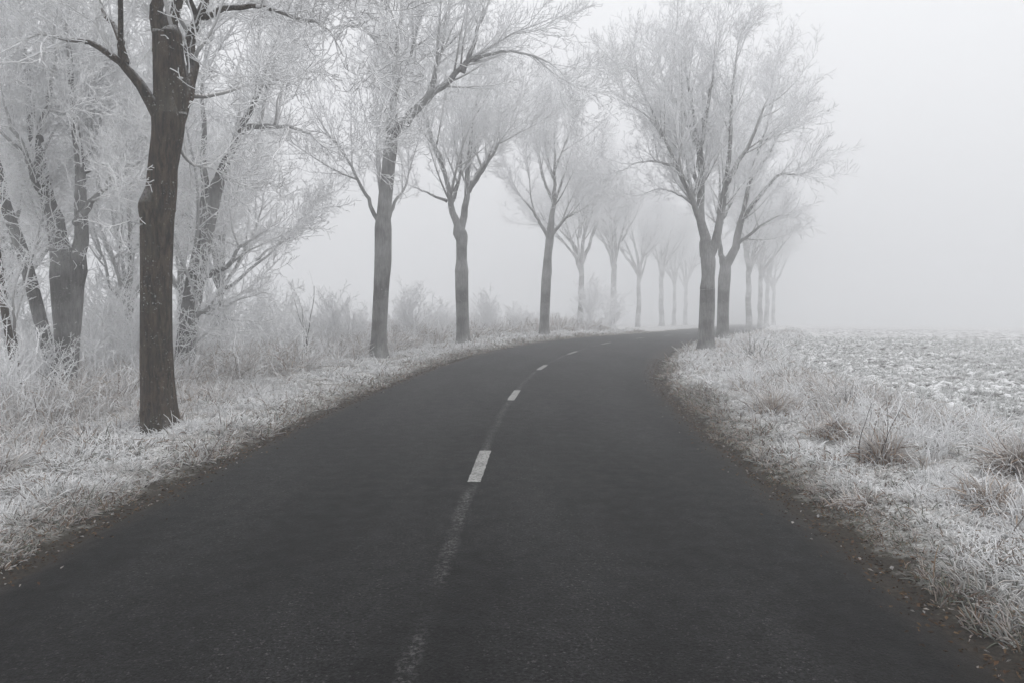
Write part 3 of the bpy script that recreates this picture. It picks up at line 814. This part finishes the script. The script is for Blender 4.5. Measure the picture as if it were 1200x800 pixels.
# ---- the thicket left of the verge
px_tree('thicket_tree', 'many stemmed tree heavy with rime at the far left behind tall grass', 'tree', 13.6,
    [(78, 462, 26), (78, 440, 23), (79, 400, 26), (79, 350, 33), (79, 325, 36), (78, 310, 34)],
    [([(76, 330, 0), (68, 285, 0), (60, 240, .1), (50, 190, .2), (41, 140, .3), (33, 80, .4), (24, 10, .5), (15, -70, .6)], 24, 5),
     ([(87, 330, 0), (92, 290, -.1), (93, 240, -.2), (90, 190, -.2), (84, 130, -.2), (76, 60, -.2), (70, -10, -.2), (66, -90, -.2)], 19, 5),
     ([(90, 262, -.2), (105, 240, -.4), (122, 222, -.6), (145, 203, -.8), (165, 187, -1.0), (182, 178, -1.2)], 9, 4),
     ([(93, 250, -.2), (100, 215, 0), (108, 185, .3), (120, 150, .6), (130, 110, .9), (138, 60, 1.2)], 9, 3),
     ([(60, 240, .1), (42, 205, -.3), (25, 165, -.7), (8, 120, -1.1), (-8, 70, -1.5)], 9, 3),
     ([(70, 290, 0), (50, 262, .4), (30, 245, .8), (5, 232, 1.2)], 7, 3),
     ([(46, 165, .2), (55, 120, -.5), (62, 70, -1.2), (66, 10, -1.8)], 8, 3)],
    M_BARK2, 7, dict(NEAR, t1=.1, t2=.05, s2l=.045, s2=.11), 'trees in the thicket left of the road', extra=4)
px_tree('thicket_tree', 'slim pale trunk leaning to the left beside the many stemmed tree', 'tree', 13.0,
    [(64, 458, 16), (56, 410, 14), (46, 370, 14), (36, 330, 14), (25, 292, 13), (14, 262, 12), (4, 232, 11)],
    [([(6, 238, 0), (-2, 205, 0), (-10, 170, .1), (-20, 120, .2), (-30, 50, .3)], 10, 3),
     ([(30, 310, 0), (38, 290, -.2), (42, 262, -.4), (40, 225, -.6), (36, 190, -.8)], 5, 2.5),
     ([(14, 262, 0), (22, 235, .3), (28, 200, .6), (30, 160, .9)], 5, 2.5)],
    M_BARK2, 8, dict(NEAR, t1=.1), 'trees in the thicket left of the road', extra=2)
px_tree('thicket_tree', 'thin dark stem at the very left edge of the thicket', 'tree', 11.5,
    [(22, 468, 11), (18, 430, 9), (11, 395, 8), (5, 360, 8), (1, 325, 7), (-4, 290, 6)],
    [([(0, 320, 0), (-8, 280, 0), (-14, 235, .1), (-16, 190, .2)], 6, 2.5),
     ([(18, 425, 0), (20, 380, -.2), (20, 345, -.3), (24, 310, -.4)], 4.5, 2)],
    M_BARK, 9, dict(NEAR, s0=.4, l0=1.0, l1=.6), 'trees in the thicket left of the road', extra=2)
px_tree('thicket_tree', 'grey tree leaning right with low drooping boughs, behind the nearest trunk', 'tree', 17.2,
    [(214, 446, 26), (216, 430, 23), (221, 380, 21), (229, 330, 21), (237, 290, 19), (246, 250, 17), (252, 225, 15)],
    [([(250, 232, 0), (258, 205, 0), (270, 178, -.1), (285, 150, -.2), (300, 122, -.3), (312, 100, -.4), (322, 66, -.5), (330, 30, -.6), (336, -20, -.7)], 13, 2.5),
     ([(240, 280, 0), (241, 230, .2), (240, 175, .4), (240, 110, .6), (244, 50, .8), (246, -20, 1.0)], 12, 3),
     ([(283, 154, -.2), (300, 150, -.4), (318, 149, -.6), (338, 149, -.8), (358, 156, -1.0), (378, 172, -1.2), (396, 194, -1.4)], 7, 2),
     ([(312, 102, -.4), (328, 92, -.2), (345, 88, 0), (365, 82, .2)], 4.5, 2),
     ([(231, 328, 0), (245, 324, -.2), (262, 315, -.4), (276, 300, -.6), (288, 288, -.8), (304, 276, -1.0), (325, 262, -1.2)], 8, 2),
     ([(223, 372, 0), (238, 364, -.3), (255, 360, -.6), (280, 352, -.9), (312, 343, -1.2)], 6, 2),
     ([(219, 410, 0), (236, 396, -.2), (252, 380, -.4), (262, 362, -.6)], 3.5, 1.6),
     ([(228, 335, 0), (216, 310, .2), (208, 285, .3), (204, 250, .4)], 8, 2.5),
     ([(258, 206, 0), (285, 215, .3), (310, 215, .6), (335, 222, .9)], 4.5, 1.8)],
    M_BARK2, 10, dict(NEAR, t1=.1, t2=.05, s2l=.06), 'trees in the thicket left of the road', extra=5)

gt = generic_tree('thicket_tree', 'bushy frosted tree deep in the thicket, left of the many stemmed one', 'tree', (-14.4, 19.5, -.1), 2.0, .13, 7, 5.0, M_BARK2, 31, dict(MID, u0=.05), 'trees behind the thicket', (15, 50))
gt2 = generic_tree('thicket_tree', 'thin frosted tree deep in the thicket between the two dark trunks', 'tree', (-10.6, 20.5, -.1), 1.6, .11, 7, 5.4, M_BARK2, 32, dict(MID, u0=.05), 'trees behind the thicket', (12, 45))
for (src, x, y, rz, sc, lab) in [(gt2, -12.6, 16.0, 1.2, .8, 'low frosted tree just behind the many stemmed one'),
                                 (gt, -9.6, 24.5, 2.6, 1.1, 'pale frosted tree far behind the right leaning grey tree'),
                                 (gt2, -17.0, 25.0, 4.0, 1.2, 'pale frosted tree in the fog at the far left edge'),
                                 (gt, -13.0, 29.0, .6, 1.2, 'faint frosted tree at the back of the thicket')]:
    dup(src, (x, y, -.12), rz, sc, lab, 'trees behind the thicket')

# ------------------------------------------------------------------ shrubs
def stalk_material():
    m, nt, b = new_mat('bare dark stalks'); n = N(nt); co = n.coord()
    f = n.math('MULTIPLY', n.mr(n.normal_z(), 0.1, 0.7), n.mr(n.noise(co, 30, 3), .45, .55, .1, .8))
    nt.links.new(n.mix(f, n.mix(n.noise(co, 12, 3), (0.018, 0.015, 0.013), (0.06, 0.05, 0.042)), FROST), b.inputs['Base Color'])
    b.inputs['Roughness'].default_value = 0.9; b.inputs['Specular IOR Level'].default_value = 0.1
    return m
M_STALK = stalk_material()
def shrub(name, label, cat, base, hgt, spread, ns, seed, group, dark=False, rt=.0055, s1=.16, s2=.07, sr=1.0):
    rg = np.random.default_rng(seed); root = thing(name, label, cat, tuple(base), group)
    P = []; 
    for j in range(ns):
        az = rg.uniform(0, 2 * PI); inc = abs(rg.normal(0, spread)); d = np.array([math.cos(az) * math.sin(inc), math.sin(az) * math.sin(inc), math.cos(inc)])
        p = np.array([rg.normal(0, .08), rg.normal(0, .08), -.05]); pts = [p]; ln = hgt * rg.uniform(.6, 1.1)
        for k in range(7): p = p + d * ln / 7; pts.append(p); d = norm(d + rg.normal(0, .12, 3) + np.array([0, 0, .03]))
        P.append(pts)
    P = np.array(P); Rr = np.broadcast_to(np.linspace(.013, .006, 8), P.shape[:2]) * rg.uniform(.7, 1.2, (ns, 1)) * sr
    a = Acc(); add_tubes(a, (P, Rr), 5)
    link('stems', a.mesh('stems'), M_STALK if dark else M_TWIG, root)
    b1 = spawn(rg, P, Rr, s1, .15, .55 * hgt ** .5, .5, .4, 38, .06, 5, .006, .004, rt, .14)
    b2 = spawn(rg, b1[0], b1[1], s2 * (2.2 if dark else 1), .1, .2, .5, .3, 48, .05, 3, rt, .0, rt * .8, .2)
    a = Acc(); add_tubes(a, b1, 4); add_tubes(a, b2, 3)
    link('twigs', a.mesh('twigs'), M_TWIG, root)
    return root

SH = 'frosted shrubs in the left undergrowth'
def gp(u, s):
    x, y = uv(np.array([u]), np.array([s])); return (float(x[0]), float(y[0]), float(ground_z(np.array([u]), np.array([s]))[0]))
s1_ = shrub('shrub', 'frosted shrub at the left edge in front of the many stemmed tree', 'shrub', gp(-6.6, 9.6), 1.15, .45, 16, 71, SH)
s2_ = shrub('shrub', 'wide frosted shrub between the nearest trunk and the many stemmed tree', 'shrub', gp(-6.9, 13.0), 1.5, .38, 18, 72, SH)
def xy(px, Yd):
    b = at(px, 400, Yd); u, s = xy_to_us(np.array([b[0]]), np.array([b[1]])); return (float(b[0]), float(b[1]), float(ground_z(u, s)[0]))
spots = [(s2_, 18, 16.5, 1.7, 'tall frosted shrub behind the thin dark stem at the left edge'),
         (s1_, 100, 18.5, 2.0, 'tall pale shrub seen between the many stemmed tree and the nearest trunk'),
         (s2_, 150, 21.0, 1.9, 'tall pale shrub deep in the thicket touching the nearest trunk'),
         (s1_, 235, 24.0, 2.0, 'tall pale shrub behind the right leaning grey tree'),
         (s1_, 40, 12.3, 1.0, 'frosted shrub under the slim leaning trunk'),
         (s2_, 130, 15.0, 1.15, 'frosted shrub standing behind the nearest trunk on its left'),
         (s1_, 262, 18.2, 1.2, 'rounded frosted shrub at the foot of the right leaning grey tree'),
         (s2_, 305, 20.0, 1.15, 'bushy frosted shrub right of the right leaning grey tree'),
         (s1_, 345, 22.5, 1.3, 'pale frosted shrub behind the two dark upright stems'),
         (s2_, 392, 23.0, 1.1, 'pale frosted shrub left of the forked tree foot'),
         (s1_, 415, 26.0, 1.35, 'faint frosted shrub in the fog left behind the forked tree'),
         (s2_, 478, 27.0, 1.25, 'pale shrub right behind the forked tree foot'),
         (s1_, 510, 30.0, 1.3, 'pale shrub left of the V shaped tree'),
         (s2_, 572, 33.5, 1.2, 'faint shrub right of the V shaped tree'),
         (s1_, 607, 37.5, 1.2, 'faint shrub left of the slender straight tree'),
         (s2_, 690, 45.0, 1.9, 'ghostly bush among the pale trunks on the outer bend'),
         (s1_, 715, 49.0, 2.1, 'second ghostly bush among the pale trunks on the outer bend')]
for i, (src, px, Yd, sc, lab) in enumerate(spots): dup(src, xy(px, Yd), i * 1.3, sc, lab, SH)
sp_ = shrub('sapling', 'bare dark upright stems rising from the pale undergrowth', 'sapling', xy(357, 20.0), 1.9, .08, 4, 75, None, True, .004, .35, .14)

# right verge plants
def gb_(px, py):
    b = ground(px, py); u, s = xy_to_us(np.array([b[0]]), np.array([b[1]])); return (float(b[0]), float(b[1]), float(ground_z(u, s)[0]))
WW = 'white rimed weeds on the right verge'
fw = shrub('frosted_weed', 'tall white rimed weed just right of the dark weed stalks', 'weed', gb_(1062, 548), .46, .16, 9, 84, WW, False, .0045, .12, .06, .5)
for px_, py_, rz_, sc_, lab_ in ((1098, 548, 1.0, .85, 'second white rimed weed right of the dark weed stalks'), (1006, 520, 2.2, .8, 'white rimed weed behind the dark weed stalks on their left'),
                                 (1150, 556, 3.1, .8, 'white rimed weed above the arching tussock near the frame edge'), (884, 462, 4.4, 1.0, 'white rimed weed in front of the dark bramble'), (936, 492, 5.2, .8, 'white rimed weed beside the mid verge beige tussock')):
    dup(fw, gb_(px_, py_), rz_, sc_, lab_, WW)
dw = shrub('dead_weed', 'tall dark weed stalks standing in the largest brown tussock', 'weed', gb_(1030, 553), .68, .07, 5, 81, None, True, .0035, .2, .07, .38)
br = shrub('bramble', 'dark low bramble arching beside the field below the right trees', 'bramble', xy(884, 19.0), .75, .7, 22, 82, 'brambles on the right verge', True, .0045, .3, .12, .55)
dup(br, xy(996, 10.5), 2.0, .5, 'small dark bramble just behind the tall weed stalks', 'brambles on the right verge')
dup(br, xy(918, 15.0), 4.0, .55, 'small frosted bramble in the middle of the right verge', 'brambles on the right verge')

def tussock(label, base, hgt, n, seed, brown, spread=.40, curl=.4, wid=.12, rad=.0058):
    rg = np.random.default_rng(seed)
    ang = rg.uniform(0, 2 * PI, n); rr = 1.5 * wid * np.minimum(np.abs(rg.normal(0, .6, n)), 1.1)
    b = np.stack([np.cos(ang) * rr, np.sin(ang) * rr, np.full(n, -.03)], 1)
    ln = hgt * rg.uniform(.25, 1.1, n) * np.exp(-(rr / (2.2 * wid)) ** 2)
    fr = np.where(rg.random(n) < brown * .55, rg.uniform(.1, .5, n), rg.uniform(.7, 1.0, n))
    V, q_, c_ = blades(rg, b, ln, rad * rg.uniform(.6, 1.2, n), np.abs(rg.normal(spread * .7, spread * .6, n)), np.where(rg.random(n) < .5, ang, rg.uniform(0, 6.28)) + rg.normal(0, .6, n), rg.uniform(.2, 1.8, n) * curl, 6, 3, fr, BROWN[rg.integers(0, 3, n)] * rg.uniform(.9, 2.0, (n, 1)), np.asarray(FROST)[None] * rg.uniform(.85, 1, (n, 1)), -0.12)
    root = link('grass_tussock', make_mesh('grass_tussock', V, [q_], {'col': c_}), M_GRASS, None, base)
    root['label'] = label; root['category'] = 'tussock'; root['group'] = 'dry grass tussocks'
    return root
tussock('largest brown dry tussock on the right verge with pale tips', gb_(1034, 552), .46, 520, 91, .5, .28, .35, .13)
tussock('arching tussock with a dark hollow at the right frame edge', gb_(1160, 606), .42, 620, 92, .55, .75, .9, .20)
tussock('pale tussock right beside the arching one near the frame edge', gb_(1195, 575), .5, 460, 93, .25, .45, .4, .18)
tussock('brown tussock at the foot of the nearest trunk', xy(203, 9.5), .26, 160, 94, .65, .5, .3, .10)
tussock('beige tussock in the middle of the right verge', gb_(905, 494), .46, 520, 95, .35, .4, .3, .22)
tussock('beige tussock between the mid verge one and the largest brown one', gb_(978, 520), .36, 400, 96, .3, .5, .4, .18)
tussock('low brown tussock at the asphalt edge below the largest brown one', gb_(1012, 598), .20, 300, 97, .4, .5, .4, .15)
tussock('beige tussock at the foot of the tall dark right tree', xy(838, 24.2), .45, 220, 98, .25, .5, .3, .25, .009)

# undergrowth: rimed weed stalks
tussock('pale tussock at the foot of the forked tree', xy(446, 21.6), .30, 220, 99, .2, .5, .3, .22, .008)
tussock('pale tussock at the foot of the V shaped tree', xy(545, 28.1), .34, 200, 100, .2, .5, .3, .24, .010)
tussock('pale tussock at the foot of the tree half hidden on the right', xy(850, 30.6), .36, 200, 101, .2, .5, .3, .26, .011)
def undergrowth():
    rg = np.random.default_rng(123); a = Acc()
    for (e0, e1, s0, s1, n, hmin, hmax, rt) in ((2.6, 8, 3, 13, 520, .45, 1.1, .005), (2.6, 10, 13, 24, 620, .5, 1.25, .007), (2.8, 14, 24, 50, 700, .6, 1.4, .012)):
        e = rg.uniform(e0, e1, n); s = rg.uniform(s0, s1, n); u = -(halfw(s) + e); x, y = uv(u, s)
        p = np.stack([x, y, ground_z(u, s) - .05], 1); hh = rg.uniform(hmin, hmax, n) * sstep(1.4, 4.6, e) ** .5
        az = rg.uniform(0, 2 * PI, n); inc = np.abs(rg.normal(0, .22, n)); d = np.stack([np.cos(az) * np.sin(inc), np.sin(az) * np.sin(inc), np.cos(inc)], 1)
        pts = [p]
        for k in range(5): p = p + d * (hh / 5)[:, None]; pts.append(p); d = norm(d + rg.normal(0, .12, (n, 3)))
        P = np.stack(pts, 1); Rr = np.broadcast_to(np.linspace(rt * 1.3, rt * .8, 6), P.shape[:2]).copy()
        add_tubes(a, (P, Rr), 3)
        b1 = spawn(rg, P, Rr, .11, .25, .26, .5, .4, 42, .06, 4, rt, 0, rt * .8, .18)
        add_tubes(a, b1, 3)
        b2 = spawn(rg, b1[0], b1[1], .07, .1, .09, .5, .3, 48, .05, 3, rt * .9, 0, rt * .75, .2)
        add_tubes(a, b2, 3)
    o = link('undergrowth', a.mesh('undergrowth'), M_TWIG); o['kind'] = 'stuff'; o['label'] = 'rimed weed stalks between the left trees'
undergrowth()

# ------------------------------------------------------------------ haze, sky, light
DENS = 0.0120
bpy.context.view_layer.update()
HTOP = max((o.matrix_world @ Vector(c)).z for o in C.objects if o.type == 'MESH' for c in o.bound_box) + 0.5
hv = np.array([(x, y, z) for z in (-7.5, HTOP) for y in (-425, 425) for x in (-425, 425)], float)
hq = np.array([(0, 2, 3, 1), (4, 5, 7, 6), (0, 1, 5, 4), (2, 6, 7, 3), (0, 4, 6, 2), (1, 3, 7, 5)])
hm = bpy.data.materials.new('pale fog'); hm.use_nodes = True; nt = hm.node_tree; nt.nodes.clear()
ho = nt.nodes.new('ShaderNodeOutputMaterial'); hp = nt.nodes.new('ShaderNodeVolumePrincipled')
hp.inputs['Color'].default_value = (0.865, 0.872, 0.885, 1); hp.inputs['Density'].default_value = DENS
nt.links.new(hp.outputs[0], ho.inputs['Volume'])
haze = link('haze', make_mesh('haze', hv, [hq], None, False), hm); haze['kind'] = 'stuff'; haze['label'] = 'pale winter fog filling the air'

SUN_EL, SUN_AZ = 54, 65      # azimuth to the right of straight ahead
w = bpy.data.worlds.new('World'); scene.world = w; w.use_nodes = True; nt = w.node_tree; nt.nodes.clear()
wo = nt.nodes.new('ShaderNodeOutputWorld'); bg = nt.nodes.new('ShaderNodeBackground')
sky = nt.nodes.new('ShaderNodeTexSky'); sky.sky_type = 'NISHITA'; sky.sun_disc = False
sky.sun_elevation = R(SUN_EL); sky.sun_rotation = R(SUN_AZ); sky.dust_density = 4.0; sky.air_density = 1.0; sky.ozone_density = 1.0
hs = nt.nodes.new('ShaderNodeHueSaturation'); hs.inputs['Saturation'].default_value = 0.10
mx = nt.nodes.new('ShaderNodeMix'); mx.data_type = 'RGBA'; mx.inputs[0].default_value = 0.93
cin = [i for i in mx.inputs if i.type == 'RGBA']
nt.links.new(sky.outputs[0], hs.inputs['Color']); nt.links.new(hs.outputs[0], cin[0]); # closed stratus cover: brightest overhead, a third as bright at the horizon
tc = nt.nodes.new('ShaderNodeTexCoord'); sx = nt.nodes.new('ShaderNodeSeparateXYZ'); nt.links.new(tc.outputs['Generated'], sx.inputs[0])
mrg = nt.nodes.new('ShaderNodeMapRange'); nt.links.new(sx.outputs[2], mrg.inputs[0])
for i_, v_ in enumerate((0.0, 1.0, 8.8, 13.4)): mrg.inputs[i_ + 1].default_value = v_
cc = nt.nodes.new('ShaderNodeVectorMath'); cc.operation = 'SCALE'; cc.inputs[0].default_value = (0.985, 0.995, 1.02)
nt.links.new(mrg.outputs[0], cc.inputs['Scale']); nt.links.new(cc.outputs[0], cin[1])
nt.links.new([o for o in mx.outputs if o.type == 'RGBA'][0], bg.inputs[0]); bg.inputs[1].default_value = 0.11
nt.links.new(bg.outputs[0], wo.inputs[0])

sd = bpy.data.lights.new('sun', 'SUN'); sd.energy = 1.0; sd.angle = R(35); sd.color = (1.0, 0.965, 0.92)
so = bpy.data.objects.new('sun', sd); C.objects.link(so)
dirv = Vector((math.sin(R(SUN_AZ)) * math.cos(R(SUN_EL)), math.cos(R(SUN_AZ)) * math.cos(R(SUN_EL)), math.sin(R(SUN_EL))))
so.rotation_euler = dirv.to_track_quat('Z', 'Y').to_euler(); so.location = (20, 40, 40)

vs = scene.view_settings
scene.display_settings.display_device = 'sRGB'
vs.view_transform = 'Standard'; vs.look = 'None'; vs.gamma = 1.0; vs.use_curve_mapping = False; vs.exposure = 0.0
cy = scene.cycles
cy.max_bounces = 12; cy.diffuse_bounces = 6; cy.glossy_bounces = 2; cy.volume_bounces = 6; cy.transparent_max_bounces = 8
cy.use_denoising = True; cy.denoising_prefilter = 'ACCURATE'
try: cy.denoiser = 'OPENIMAGEDENOISE'
except Exception: pass
